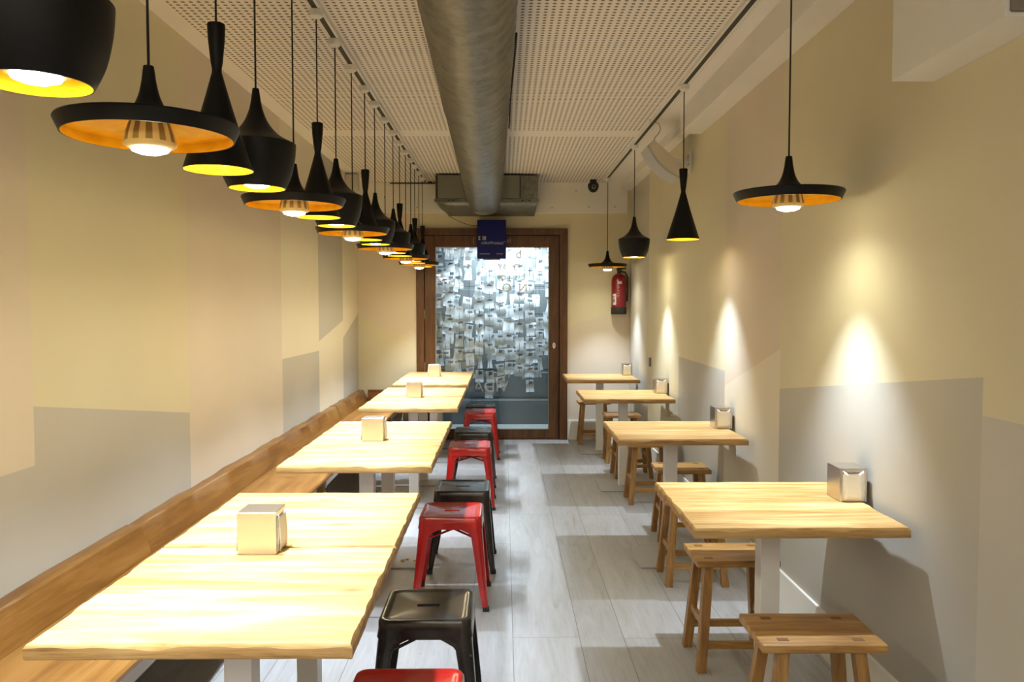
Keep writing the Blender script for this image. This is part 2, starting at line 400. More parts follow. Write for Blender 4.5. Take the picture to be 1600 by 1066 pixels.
# ------------------------------------------------------------------ vestibule behind the glass, with its hanging notes
VY = 9.75
struct('wall_outer_left', bx(-1.15, -1.05, YB + .09, VY, 0, 2.5), plain('vestibule_olive_wall', (.06, .055, .035), .7))
struct('wall_outer_right', bx(.80, .90, YB + .09, VY, 0, 2.5), plain('vestibule_grey_wall', (.07, .08, .085), .7))
struct('ceiling_outer', bx(-1.05, .80, YB + .09, VY, 2.45, 2.5), plain('vestibule_ceiling_paint', (.5, .52, .54), .7))
struct('floor_outer', bx(-1.15, .90, YB + .07, VY, -.05, 0), plain('vestibule_floor', (.24, .26, .26), .4))
bm = bmesh.new()
prof = []
z = 0.0
while z < 2.44:
    prof += [(VY, z), (VY - .004, z + .004), (VY - .004, z + .30), (VY, z + .304)]; z += .34
for i in range(len(prof) - 1):
    a, b = prof[i], prof[i + 1]
    bm.faces.new([bm.verts.new(p) for p in ((-1.05, a[0], a[1]), (.80, a[0], a[1]), (.80, b[0], b[1]), (-1.05, b[0], b[1]))])
bmesh.ops.remove_doubles(bm, verts=bm.verts, dist=1e-5)
sh = link('roller_shutter', bm, plain('shutter_grey_metal', (.055, .068, .074), .5)); sh['kind'] = 'structure'
bm = bmesh.new(); tube(bm, [(-.22, 9.36, 2.36), (.42, 9.36, 2.36)], .03, 12)
lf = empty('tube_light', (0, 0, 0)); tag(lf, 'cold white tube light above the paper notes behind the glass door', 'light')
o = link('lit_tube', bm, M['tube'], lf)
link('housing', bx(-.26, .46, 9.30, 9.42, 2.39, 2.45, bev=.004), M['white'], lf)
area('vestibule_lamp', (.08, 9.36, 2.31), (.6, .1), 85, (.80, .91, 1.0)).parent = lf
# notes
def note_mesh(k):
    rnd = random.Random(k * 31 + 5); bm = bmesh.new()
    w, h = [(.100, .13), (.085, .14), (.105, .12), (.055, .145), (.095, .145), (.105, .135)][k % 6]
    nx, nz = 5, 6; V = {}
    curl = rnd.uniform(-.03, .03); tw_ = rnd.uniform(-.02, .02)
    for i in range(nx + 1):
        for j in range(nz + 1):
            u, v = i / nx - .5, j / nz
            wob = (1 - .22 * math.sin(PI * v) * (k % 3 == 0)) * (1 + .1 * v * (k % 2))
            V[i, j] = bm.verts.new((u * w * wob, curl * (u * 2) ** 2 * v + tw_ * v * v + .012 * math.sin(v * 5 + k), -v * h))
    for i in range(nx):
        for j in range(nz): bm.faces.new((V[i, j], V[i + 1, j], V[i + 1, j + 1], V[i, j + 1]))
    # printed heading lines
    for q in range(2 + k % 2):
        x0 = -w * .22 + rnd.uniform(-.01, .01); zz = -.018 - q * .011
        fs = bm.faces.new([bm.verts.new((x0 + a, -.004 + curl * ((x0 + a) / w * 2) ** 2 * .2, zz + b)) for a, b in ((0, 0), (w * .5, .003), (w * .5, -.005), (0, -.008))]); fs.material_index = 1
    me = bpy.data.meshes.new('paper_note'); bm.to_mesh(me); bm.free(); me.materials.append(M['note']); me.materials.append(plain('note_ink', (.05, .06, .09), .8)); me.shade_smooth()
    md_ = me
    return me
NM = [note_mesh(k) for k in range(6)]
rail = empty('note_rail', (0, 0, 2.40)); tag(rail, 'thin dark rail across the vestibule top from which the paper notes hang', 'rail')
bm = bmesh.new(); tube(bm, [(-1.05, 8.90, .02), (.80, 8.90, .02)], .008, 8); tube(bm, [(-1.05, 9.12, .02), (.80, 9.12, .02)], .008, 8); link('bar', bm, M['dark'], rail)
rr = random.Random(3); first_string = None
for lay, (yy, n, x0, dx) in enumerate([(8.90, 12, -.72, .112), (9.12, 11, -.80, .130)]):
    for c in range(n):
        x = x0 + c * dx + rr.uniform(-.006, .006); ys_ = yy + .035 * (c % 2)
        low = rr.choice([.32, .45, .55, .62, .75, .5]) if x < .3 else rr.choice([.5, .62, .72, .8])
        if lay == 1: low += .12
        if first_string is None:
            bm = bmesh.new(); tube(bm, [(0, 0, 0), (0, 0, -1)], .0022, 6); s = link('hanging_string', bm, M['dark'])
            first_string = s
        else:
            s = first_string.copy(); COL.objects.link(s)
        s.location = (x, ys_, 2.42); s.scale = (1, 1, 2.42 - low)
        tag(s, 'thin dark string of paper notes hanging behind the glass door', 'string', 'strings of notes behind the glass door')
        z = 2.30 + rr.uniform(-.10, .03)
        while z - .13 > low:
            if rr.random() < (.93 if lay == 0 else .72):
                o = bpy.data.objects.new('paper_note', NM[rr.randrange(6)]); COL.objects.link(o)
                o.location = (x, ys_ - .006, z); o.rotation_euler = (rr.uniform(-.04, .04), max(-.2, min(.2, rr.gauss(0, .10))), rr.gauss(0, .10))
                tag(o, 'small white paper note hanging on a string behind the glass door', 'paper note', 'paper notes behind the glass door')
            z -= rr.uniform(.145, .175)

# ------------------------------------------------------------------ duct, plenum box, purifier, camera, speaker, small fittings
duct = empty('ventilation_duct', (-.20, 8.1, 0)); tag(duct, 'round galvanised ventilation duct along the middle of the ceiling, ending in a plenum box', 'duct')
bm = bmesh.new(); loops = []
def dc(y): return -.092 - .0129 * y
R0, zc_ = .178, 2.585
ys = []
y = -1.2
while y < 7.95: ys.append(y); y += .0325
n = 40
for i, y in enumerate(ys):
    lp = []
    for k in range(n):
        a = 2 * PI * k / n
        ph = ((y / .13) + k / n) % 1.0
        r = R0 + (.0055 if ph < .26 else 0)
        lp.append((dc(y) + r * math.cos(a) + .20, y - 8.1, zc_ + r * math.sin(a)))
    loops.append(lp)
# elbow down into the plenum
for k2 in range(1, 9):
    th = k2 / 8 * .62
    cy, cz = 7.95 + .34 * math.sin(th), zc_ - .34 * (1 - math.cos(th))
    loops.append([(dc(7.95) + R0 * math.cos(2 * PI * k / n) + .20, cy - 8.1 + R0 * math.sin(2 * PI * k / n) * math.sin(th), cz + R0 * math.sin(2 * PI * k / n) * math.cos(th)) for k in range(n)])
loft(bm, loops); link('spiral_pipe', bm, M['galv'], duct, smooth=True, auto=50)
for sx, ya, yb in ((-1, 3.2, 4.9), (1, 3.4, 5.2)):
    bm = bmesh.new(); tube(bm, [(dc(ya + (yb - ya) * k / 8) + .20 + sx * (R0 + .012 + .003 * math.sin(k)), ya + (yb - ya) * k / 8 - 8.1, zc_ + .03 + .02 * math.sin(k * .8)) for k in range(9)], .005, 6)
    link('side_shadow_line', bm, M['cord'], duct, smooth=True)  # dark tubes drawn in for the shadow gap beside the duct

bm = bmesh.new()
x0, x1 = -.515, .515
prof = [(-.515, .11, .39), (-.515, .11, .11), (-.40, .0, .0)]
# outline in XZ: chamfered lower left corner, depth along Y
def outl(y, cz): return [(-.515, y, .37), (-.515, y, .115), (-.41, y, cz), (.50, y, cz), (.515, y, .115), (.515, y, .37)]
loft(bm, [outl(-.27, .03 + .07), outl(-.25, .03 + .045), outl(.325, .03)])
pb = link('plenum_box', bm, M['galv'], duct, (.03, .2, 2.40)); pb['label'] = 'sheet metal plenum box above the door'
link('front_flange', bx(-.525, .523, -.285, -.27, .105, .135, bev=.002), M['galv'], pb)
link('boot_panel', bx(-.49, .34, -.292, -.271, .142, .372, bev=.004), plain('dull_zinc_panel', (.20, .20, .17), .5, .5), pb)
for sx in (-.5, .335): link('seam_strip', bx(sx - .006, sx + .006, -.296, -.271, .14, .372, bev=.002), M['dark'], pb)
for x in (-.38, -.33, -.10, -.03, .07, .12, .36, .43):
    link('vent_slot', bx(x - .012, x + .012, -.291, -.284, .112, .124), M['dark'], pb)

ap = empty('air_purifier', (-.127, 8.48, 1.955)); tag(ap, 'dark blue air purifier box with white lettering above the glass door', 'air purifier')
body = link('casing', bx(-.152, .152, -.10, .115, .01, .41, bev=.008, seg=3), plain('navy_blue_plastic', (.002, .006, .11), .5, 0, .25), ap, smooth=True, auto=40)
link('outlet', bx(-.09, .09, -.08, .08, 0, .02, bev=.003), M['dark'], ap)
lt = plain('pale_blue_print', (.35, .38, .62), .6); lg = plain('grey_print', (.45, .45, .45), .6)
o = text('brand_lettering', 'AirProtect°', .046, lt, ap, (.035, -.1015, .168))
bm = bmesh.new()
for (a, b, c, d) in ((-.136, -.128, .20, .236), (-.128, -.118, .20, .208), (-.128, -.118, .228, .236), (-.094, -.060, .20, .206), (-.094, -.087, .206, .236), (-.066, -.060, .206, .236), (-.087, -.066, .230, .236), (-.081, -.073, .211, .224)): box(bm, a, b, -.1025, -.1, c, d)
link('logo_mark', bm, lg, ap)
bm = bmesh.new()
for k in range(3): loft(bm, [[(-.112 + k * .012, y, .155), (-.104 + k * .012, y, .155), (-.092 + k * .012, y, .180), (-.100 + k * .012, y, .180)] for y in (-.1025, -.1)])
link('leaf_mark', bm, plain('dim_green_print', (.12, .20, .22), .6), ap)
for xa, xb in ((-.125, -.025), (.050, .120)):
    bm = bmesh.new(); rnd = random.Random(int(xb * 1000)); x = xa
    while x < xb: box(bm, x, x + .005, -.1025, -.1, .050, .050 + rnd.uniform(.005, .011)); x += .009
    link('small_print', bm, lt, ap)
bm = bmesh.new(); tube(bm, [(-.60 + .316 * s, 8.60 - .05 * s, 2.435 - .115 * math.sin(s * PI / 2)) for s in [k / 10 for k in range(11)]], .003, 6)
tag(link('power_cable', bm, M['cord']), 'thin dark cable sagging from the plenum box to the blue air purifier', 'cable')

cm = empty('security_camera', (.945, 8.42, 2.70)); tag(cm, 'small black dome security camera under the ceiling at the back', 'security camera')
bm = bmesh.new(); lathe(bm, [(0, .09), (.035, .09), (.035, .065), (.055, .045), (.058, .02), (.05, -.01), (.03, -.035), (0, -.045)], 32); link('housing', bm, M['rubber'], cm, smooth=True, auto=50)
bm = bmesh.new()
Rm = Matrix.Translation((0, -.052, .01)) @ Matrix.Rotation(PI / 2, 4, 'X')
lathe(bm, [(0, 0), (.022, 0), (.022, .012), (.015, .014), (.013, .008), (0, .008)], 24, mats=[0, 0, 0, 1, 1]); bmesh.ops.transform(bm, matrix=Rm, verts=bm.verts)
link('lens', bm, [plain('lens_ring_grey', (.25, .25, .26), .3), M['rubber']], cm, smooth=True, auto=40)

sp = empty('wall_speaker', (1.15, 5.75, 2.48)); tag(sp, 'white curved-front loudspeaker tilted on a bracket high on the right wall', 'loudspeaker')
sy0, sy1 = -.13, .14
P1, P2 = Vector((-.095, .155)), Vector((.103, -.02)); F1, F2 = Vector((-.141, .108)), Vector((.085, -.118))
nrm = Vector((-1, -1)).normalized()
arcpts = [F1.lerp(F2, k / 12) + nrm * .03 * math.sin(PI * k / 12) for k in range(13)]
inner = [p - nrm * .016 for p in arcpts]
bm = bmesh.new(); lp = [P1, P2] + inner[::-1]
loft(bm, [[(p.x, y, p.y) for p in lp] for y in (sy0, sy1)]); link('cabinet', bm, plain('cream_speaker_shell', (.60, .54, .44), .5), sp)
bm = bmesh.new(); lp = inner + arcpts[::-1]
loft(bm, [[(p.x, y, p.y) for p in lp] for y in (sy0 + .004, sy1 - .004)]); link('grille', bm, plain('grey_speaker_grille', (.42, .43, .43), .6), sp)
bm = bmesh.new(); tube(bm, [(.075, .0, .04), (.13, .0, .03), (.185, .0, .02)], .012, 10); box(bm, .18, .195, -.035, .035, -.06, .09, bev=.003); link('bracket', bm, M['trim'], sp)
bm = bmesh.new()
for (a, b) in ((-.02, .06), (.02, .06), (-.02, 0), (.02, 0)): tube(bm, [(.178, a, b), (.183, a, b)], .005, 8)
link('bracket_screws', bm, M['dark'], sp)
bm = bmesh.new(); tube(bm, [(-.08, -.06, .15), (-.075, -.06, .18), (-.05, -.06, .205), (-.035, -.06, .24), (-.045, -.06, .275), (-.075, -.06, .29), (-.10, -.06, .28), (-.115, -.06, .309)], .003, 6); link('speaker_cable', bm, plain('grey_cable', (.25, .23, .20), .6), sp)

jb = empty('junction_box', (-1.51, 8.02, 2.61)); tag(jb, 'pale grey box fixed high in the left corner under the ceiling', 'junction box')
link('case', bx(-.07, .06, -.05, .05, 0, .165, bev=.012, seg=3), plain('pale_grey_plastic', (.45, .42, .38), .5), jb, smooth=True, auto=40)
link('cover', bx(-.06, .05, -.056, -.05, .01, .155, bev=.004), plain('light_grey_cover', (.50, .47, .43), .5), jb)
sk = empty('wall_socket', (XR, 7.24, .95)); tag(sk, 'small dark grey switch on the right wall beside the farthest table', 'switch')
link('face_plate', bx(-.012, 0, -.03, .03, -.04, .04, bev=.003), plain('dark_switch_plastic', (.10, .10, .10), .5), sk); link('button', bx(-.016, -.011, -.015, .015, -.02, .02, bev=.002), plain('grey_button', (.3, .3, .3), .5), sk)
hk = empty('wall_hook', (1.375, 8.0, 2.13)); tag(hk, 'small white hook on the alcove wall above the fire extinguisher', 'hook')
bm = bmesh.new(); box(bm, -.008, 0, -.015, .015, -.04, .06, bev=.002); tube(bm, [(-.008, 0, .0), (-.03, 0, -.02), (-.035, 0, .01)], .005, 8); link('bent_hook', bm, M['white'], hk)

fx = empty('fire_extinguisher', (1.238, YB - .095, 1.372)); tag(fx, 'red fire extinguisher with black base hanging on the back wall at right', 'fire extinguisher')
bm = bmesh.new(); lathe(bm, [(0, .075), (.080, .075), (.080, .36), (.074, .395), (.055, .42), (.028, .437), (0, .437)], 36); link('cylinder', bm, plain('dark_red_enamel', (.16, .005, .012), .28), fx, smooth=True, auto=60)
bm = bmesh.new(); lathe(bm, [(0, 0), (.078, 0), (.083, .006), (.083, .076), (0, .076)], 36); link('base_cup', bm, M['rubber'], fx, smooth=True, auto=40)
bm = bmesh.new(); lathe(bm, [(0, .435), (.02, .435), (.02, .47), (.028, .475), (.028, .49), (0, .49)], 20); box(bm, -.02, .075, -.012, .012, .485, .50, bev=.003); box(bm, -.02, .07, -.012, .012, .508, .52, bev=.003); link('valve', bm, M['rubber'], fx, smooth=True, auto=40)
bm = bmesh.new(); tube(bm, [(.02, 0, .46), (.07, 0, .45), (.092, 0, .40), (.094, 0, .25), (.09, 0, .14)], .009, 8); link('hose', bm, M['rubber'], fx, smooth=True)
def curved_label(a0, a1, z0, z1, r=.0808):
    bm = bmesh.new(); k = 8; A = [math.radians(a0 + (a1 - a0) * i / k) for i in range(k + 1)]
    loft(bm, [[(r * math.cos(a), r * math.sin(a), z) for a in A] for z in (z0, z1)], cap=False, closed=False); return bm
o = link('label', curved_label(-105, -75, .325, .352), plain('label_white', (.5, .45, .45), .6), fx); o['label'] = 'small white upper label'
o = link('label', curved_label(-150, -118, .10, .22), bpy.data.materials['label_white'], fx); o['label'] = 'tall white lower label'
bm = bmesh.new()
tube(bm, [(-.060 - .0, -.0575, .19), (-.0605, -.058, .185)], .010, 10); box(bm, -.067, -.055, -.0615, -.055, .13, .165); link('pictogram', bm, M['dark'], fx)
for i, z in enumerate((.30, .285, .27, .25, .235, .22, .20, .185)):
    w_ = [16, 22, 12, 20, 24, 14, 20, 12][i]
    o = link('print_line', curved_label(-112, -112 + w_, z, z + .005), plain('faded_print', (.42, .16, .18), .6) if i == 0 else bpy.data.materials['faded_print'], fx)
link('wall_bracket', bx(-.03, .03, .08, .094, .22, .40, bev=.003), M['rubber'], fx)

# ------------------------------------------------------------------ light tracks
def track(name, x, y0, y1, label, w, cover, wlab):
    e = empty(name, (x, y1, ZC)); tag(e, label, 'light track')
    link('rail', bx(-w / 2, w / 2, y0 - y1, 0, -.022, 0, bev=.002), M['trim'], e)
    link('slot', bx(-.012, .012, y0 - y1, -.01, -.0235, -.0215), M['dark'], e)
    return e
LEFTX, RIGHTX = -.825, 1.065
tl = track('light_track', LEFTX, -1.0, 8.45, 'white ceiling light track carrying the long left row of pendant lamps', .05, None, '')
tr = track('light_track', RIGHTX, -1.0, 8.35, 'white ceiling light track carrying the four right pendant lamps', .05, None, '')
bm = bmesh.new(); tube(bm, [(-1.22, YB - .03, ZC - .012), (-.66, YB - .03, ZC - .012)], .007, 8); box(bm, LEFTX + .02, LEFTX + .06, YB - .10, YB - .03, ZC - .02, ZC - .004, bev=.002)
tag(link('ceiling_conduit', bm, M['dark']), 'thin dark conduit along the ceiling edge left of the plenum box', 'conduit')

# ------------------------------------------------------------------ pendant lamps
def smoothprof(pts, k=4):
    """Catmull-Rom through profile points"""
    out = []; P = [pts[0]] + pts + [pts[-1]]
    for i in range(1, len(P) - 2):
        for j in range(k):
            t = j / k
            q = [0.5 * ((2 * P[i][c]) + (-P[i - 1][c] + P[i + 1][c]) * t + (2 * P[i - 1][c] - 5 * P[i][c] + 4 * P[i + 1][c] - P[i + 2][c]) * t * t + (-P[i - 1][c] + 3 * P[i][c] - 3 * P[i + 1][c] + P[i + 2][c]) * t ** 3) for c in (0, 1)]
            out.append((max(q[0], 0), q[1]))
    out.append(pts[-1]); return out
def bulb(parent, z, r=.052):
    bm = bmesh.new(); N = 48
    prof = [(.020, .100), (.022, .088), (.024, .080), (.036, .070), (.047, .052), (.054, .030), (.058, .010), (.058, .004), (.054, 0), (.043, -.003)]
    rings = []
    for (pr, pz) in prof:
        rr_ = pr * r / .052; rib = .003 if .015 < pz < .075 else 0
        rings.append([bm.verts.new(((rr_ - (rib if k % 4 == 0 else 0)) * math.cos(2 * PI * k / N), (rr_ - (rib if k % 4 == 0 else 0)) * math.sin(2 * PI * k / N), z + pz)) for k in range(N)])
    for q in range(len(rings) - 1):
        for k in range(N):
            f = bm.faces.new((rings[q][k], rings[q][(k + 1) % N], rings[q + 1][(k + 1) % N], rings[q + 1][k]))
            if 3 <= q <= 5 and k % 4 in (3, 0): f.material_index = 1
    bm.faces.new(rings[0])
    b = link('bulb', bm, [M['bulb'], M['bulbgap']], parent, smooth=True, auto=50)
    bm = bmesh.new(); lathe(bm, [(.0435, z - .002), (.040, z - .009), (.024, z - .015), (0, z - .017)], 32)
    l = link('lens', bm, M['lens'], b, smooth=True); l['label'] = 'glowing white lens'
    return b
def lamp_proto(kind):
    e = empty({'wide': 'wide_pendant_lamp', 'tall': 'tall_pendant_lamp', 'fat': 'round_pendant_lamp'}[kind], (0, 0, 1.86))
    if kind == 'wide':
        outer = [(.0115, .165), (.013, .155)] + smoothprof([(.016, .13), (.024, .095), (.040, .065), (.072, .042), (.12, .038), (.190, .034)], 4) + [(.198, .033), (.200, .029), (.187, 0)]
        inner = [(.184, .0), (.194, .024), (.188, .026), (.12, .026), (.07, .034), (.036, .056), (.020, .085), (.010, .12), (0, .12)]
        hb, top = -.022, .165
    elif kind == 'tall':
        outer = [(.0, .416), (.024, .416), (.025, .410)] + smoothprof([(.023, .37), (.017, .31), (.0135, .285), (.019, .26), (.05, .15), (.0975, 0)], 4)
        inner = [(.0945, 0), (.048, .148), (.020, .25), (0, .255)]
        hb, top = .06, .416
    else:
        outer = [(.0105, .33), (.012, .32)] + smoothprof([(.016, .29), (.024, .255), (.042, .215), (.075, .178), (.122, .152)], 4) + [(.128, .149)] + smoothprof([(.128, .145), (.124, .10), (.112, .045), (.092, 0)], 4)
        inner = [(.089, 0), (.108, .045), (.120, .10), (.121, .14), (.075, .168), (.04, .205), (.014, .26), (0, .26)]
        hb, top = .018, .33
    if outer[0][0] > 0: outer = [(0, outer[0][1])] + outer
    prof = outer + inner; mats = [0] * len(outer) + [1] * (len(inner) - 1)
    bm = bmesh.new(); lathe(bm, prof, 64, mats=mats)
    link('lamp_shade', bm, [M['black'], M['gold']], e, smooth=True, auto=40)
    bulb(e, hb)
    bm = bmesh.new(); tube(bm, [(0, 0, hb + .10), (0, 0, min(top - .02, hb + .13))], .016, 16); link('lamp_socket', bm, M['rubber'], e)
    bm = bmesh.new(); tube(bm, [(0, 0, top - .005), (0, 0, ZC - 1.86 - .05)], .0032, 8); link('cord', bm, M['cord'], e, smooth=True)
    bm = bmesh.new(); lathe(bm, [(0, ZC - 1.86 - .064), (.012, ZC - 1.86 - .062), (.028, ZC - 1.86 - .050), (.032, ZC - 1.86 - .024), (0, ZC - 1.86 - .024)], 20)
    link('track_adapter', bm, M['trim'], e, smooth=True, auto=40)
    l = bpy.data.lights.new('lamp_beam', 'SPOT'); l.energy = SPOT_W; l.color = SPOT_COL; l.spot_size = math.radians(SPOT_ANGLE); l.spot_blend = SPOT_BLEND; l.shadow_soft_size = .018
    o = bpy.data.objects.new('lamp_beam', l); COL.objects.link(o); o.parent = e; o.location = (0, 0, hb - .035)
    g = bpy.data.lights.new('lamp_glow', 'POINT'); g.energy = GLOW_W * {'wide': .5, 'tall': .7, 'fat': 1.3}[kind]; g.color = GLOW_COL; g.shadow_soft_size = .012
    o = bpy.data.objects.new('lamp_glow', g); COL.objects.link(o); o.parent = e; o.location = (0 if kind != 'wide' else .0, 0, hb + {'wide': -.024, 'tall': -.03, 'fat': -.024}[kind] )
    q = bpy.data.lights.new('lamp_spill', 'SPOT'); q.energy = SPILL_W * {'wide': 1.5, 'tall': .35, 'fat': 1.0}[kind]; q.color = SPILL_COL; q.spot_size = math.radians(160); q.spot_blend = 1.0; q.shadow_soft_size = .02
    o = bpy.data.objects.new('lamp_spill', q); COL.objects.link(o); o.parent = e; o.location = (0, 0, min(hb - .035, -.012))
    return e
PROTO = {}
DESC = {'wide': ('wide black disc pendant lamp with gold underside', 'wide disc pendant lamps of the left row'),
        'tall': ('tall black hourglass pendant lamp with gold inside', 'tall hourglass pendant lamps of the left row'),
        'fat': ('rounded black pot-shaped pendant lamp, gold inside', 'rounded pendant lamps of the left row')}
ORD = ['nearest', 'second', 'third', 'fourth', 'fifth', 'sixth', 'seventh']
seq = [(1.43, 'fat'), (1.88, 'wide'), (2.325, 'tall'), (2.685, 'fat'), (3.157, 'wide'), (3.564, 'tall'), (3.95, 'fat'), (4.37, 'wide'), (4.78, 'tall'),
       (5.14, 'fat'), (5.57, 'wide'), (5.98, 'fat'), (6.35, 'tall'), (6.73, 'wide'), (7.10, 'fat'), (7.42, 'tall'), (7.78, 'wide'), (8.12, 'tall')]
cnt = {'wide': 0, 'tall': 0, 'fat': 0}; tot = {k: sum(1 for s in seq if s[1] == k) for k in cnt}
def put_lamp(kind, x, y, label, group):
    if kind not in PROTO: PROTO[kind] = o = lamp_proto(kind)
    else: o = copy_tree(PROTO[kind])
    o.location = (x, y, 1.86); o.rotation_euler = (0, 0, random.uniform(0, 6))
    tag(o, label, 'pendant lamp', group); return o
for (y, k) in seq:
    i = cnt[k]; cnt[k] += 1
    where = 'farthest of its kind in the left row' if i == tot[k] - 1 else (ORD[i] + ' of its kind in the left row')
    put_lamp(k, LEFTX, y, DESC[k][0] + ', ' + where, DESC[k][1])
put_lamp('wide', RIGHTX, 2.98, 'wide black disc pendant lamp over the nearest right wall table', 'pendant lamps over the right wall tables')
put_lamp('tall', RIGHTX, 4.73, 'tall black hourglass pendant lamp over the second right wall table', 'pendant lamps over the right wall tables')
put_lamp('fat', RIGHTX, 6.50, 'rounded black pendant lamp over the third right wall table', 'pendant lamps over the right wall tables')
put_lamp('wide', RIGHTX, 8.16, 'small-looking wide black pendant lamp by the fire extinguisher, farthest right table', 'pendant lamps over the right wall tables')

# ------------------------------------------------------------------ tables
def tabletop_bm(w, d, seed, th=.034):
    rnd = random.Random(seed); pts = []; N = 34
    def wav(a, b, amp):
        ph = [rnd.uniform(0, 6.28) for _ in range(4)]
        return lambda t: amp * (.5 * math.sin(2 * PI * 2.1 * t + ph[0]) + .35 * math.sin(2 * PI * 4.3 * t + ph[1]) + .2 * math.sin(2 * PI * 7.7 * t + ph[2])) * math.sin(PI * t) ** .5
    out, top = [], []
    sides = [((-1, -1), (1, -1), (0, 1)), ((1, -1), (1, 1), (-1, 0)), ((1, 1), (-1, 1), (0, -1)), ((-1, 1), (-1, -1), (1, 0))]
    for si, (a, b, nrm) in enumerate(sides):
        f = wav(0, 1, .0035 if si % 2 == 0 else .0055); g = wav(0, 1, .0045)
        for i in range(N):
            t = i / N
            x = (a[0] + (b[0] - a[0]) * t) * w / 2; y = (a[1] + (b[1] - a[1]) * t) * d / 2
            off = f(t); out.append((x + nrm[0] * (.002 + abs(off) * .6), y + nrm[1] * (.002 + abs(off) * .6)))
            c = .0055 + g(t) * 1.0; c = max(c, .002); top.append((nrm, c, i == 0, sides[si - 1][2]))
    loops = []
    for (ins, z, dz) in ((.003, 0, 0), (0, .003, 0), (0, None, 1.0), (None, th, 0)):
        lp = []
        for (x, y), (nr, c, corner, prev) in zip(out, top):
            zz = th - c * 1.5 if z is None else z; i_ = c if ins is None else ins
            ox, oy = nr[0] * i_, nr[1] * i_
            if corner: ox += prev[0] * i_; oy += prev[1] * i_
            lp.append((x + ox, y + oy, zz))
        loops.append(lp)
    bm = bmesh.new(); loft(bm, loops)
    bm.normal_update()
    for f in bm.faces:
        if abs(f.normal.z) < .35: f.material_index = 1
    return bm
def table_proto(w, d, seed, name='table'):
    e = empty(name)
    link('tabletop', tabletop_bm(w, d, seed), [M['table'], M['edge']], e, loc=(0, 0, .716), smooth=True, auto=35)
    link('column', bx(-.035, .035, -.035, .035, .010, .716, bev=.003), M['white'], e)
    link('base_plate', bx(-.20, .20, -.20, .20, 0, .009, bev=.002), plain('cream_steel_plate', (.37, .37, .38), .4) if 'cream_steel_plate' not in bpy.data.materials else bpy.data.materials['cream_steel_plate'], e)
    bm = bmesh.new(); box(bm, -.12, .12, -.12, .12, .708, .716, bev=.002); link('top_bracket', bm, M['white'], e)
    return e
TXL, TXR = -.67, .966
tp = [table_proto(.70, .682, s) for s in (11, 23, 37)]
left_y = [2.00, 2.69, 3.875, 4.565, 5.885, 6.585, 7.56, 8.245]
LW = ['nearest left table, square pine top filling the lower left corner, under the closest lamps', 'second left table from the camera, pine top joined behind the nearest one',
      'third left table from the camera, pine top carrying the second napkin dispenser', 'fourth left table from the camera, pine top joined to the back of the third',
      'fifth left table from the camera, pine top carrying a napkin dispenser near its middle', 'sixth left table from the camera, pine top joined behind the fifth',
      'seventh left table from the camera, pine top in the farthest left pair', 'last left table, pine top nearest the glass door']
for i, y in enumerate(left_y):
    o = tp[i] if i < 3 else copy_tree(tp[i % 3])
    o.name = 'dining_table'; o.location = (TXL, y, 0); tag(o, LW[i], 'table', 'pine tables along the left bench')
rp = [table_proto(.705, .68, s) for s in (52, 67)]
right_y = [2.86, 4.56, 6.38, 7.95]
RW = ['nearest right table, honey pine top against the right wall on one white column', 'second right table from the camera, pine top against the right wall', 'third right table from the camera, pine top against the right wall',
      'farthest right table, pine top overlapping the door edge, by the fire extinguisher']
for i, y in enumerate(right_y):
    o = rp[i] if i < 2 else copy_tree(rp[i % 2])
    o.name = 'dining_table'; o.location = (TXR, y, 0); tag(o, RW[i], 'table', 'pine tables along the right wall')

# ------------------------------------------------------------------ napkin dispensers
def dispenser():
    e = empty('napkin_dispenser'); h, w, d = .123, .102, .112
    bm = bmesh.new(); t = .0022
    box(bm, -w / 2, w / 2, -d / 2, d / 2, 0, t); box(bm, -w / 2, -w / 2 + t, -d / 2, d / 2, t, h - t, bev=.0007, seg=1); box(bm, w / 2 - t, w / 2, -d / 2, d / 2, t, h - t, bev=.0007, seg=1)
    box(bm, -w / 2, w / 2, -d / 2, d / 2, h - t, h, bev=.0008, seg=1)
    for s in (-1, 1):
        y0, y1 = sorted((s * d / 2, s * (d / 2 - t)))
        box(bm, -w / 2 + t, w / 2 - t, y0, y1, h - .016, h - t); box(bm, -w / 2 + t, -w / 2 + .011, y0, y1, t, h - .016); box(bm, w / 2 - .011, w / 2 - t, y0, y1, t, h - .016)
    link('metal_case', bm, M['steel'], e)
    bm = bmesh.new(); rnd = random.Random(4); n = 14
    loops = []
    for j in range(n + 1):
        v = j / n; y = -d / 2 + d * v; k = math.sin(PI * v)
        bul = .004 if j in (0, n) else (.001 if j in (1, n - 1) else 0)
        loops.append([(x, y + (bul * math.sin((z - .003) / .105 * PI) * (-1 if j == 0 else 1) if j in (0, n) else 0), z) for x, z in ((-.040, .003), (.040, .003), (.040, .05), (.040, .098), (.036, .103), (0, .099), (-.036, .105), (-.040, .098), (-.040, .05))])
    loft(bm, loops); link('napkin_stack', bm, M['paper'], e, smooth=True, auto=35)
    for s in (-1, 1):
        bm = bmesh.new()
        A = [[(x + .002 * math.sin(z * 90), s * (d / 2 + .0035 + .003 * math.sin((z) * 40) + .003 * (abs(x) > .02)), z + (.006 if abs(x) > .03 else -.004) * (z > .09)) for z in (.006, .03, .055, .08, .098, .108)] for x in (-.037, -.02, 0, .02, .037)]
        loft(bm, A, cap=False, closed=False); o = link('top_napkin', bm, M['paper'], e, smooth=True); md = o.modifiers.new('t', 'SOLIDIFY'); md.thickness = .0012
    return e
dp = None
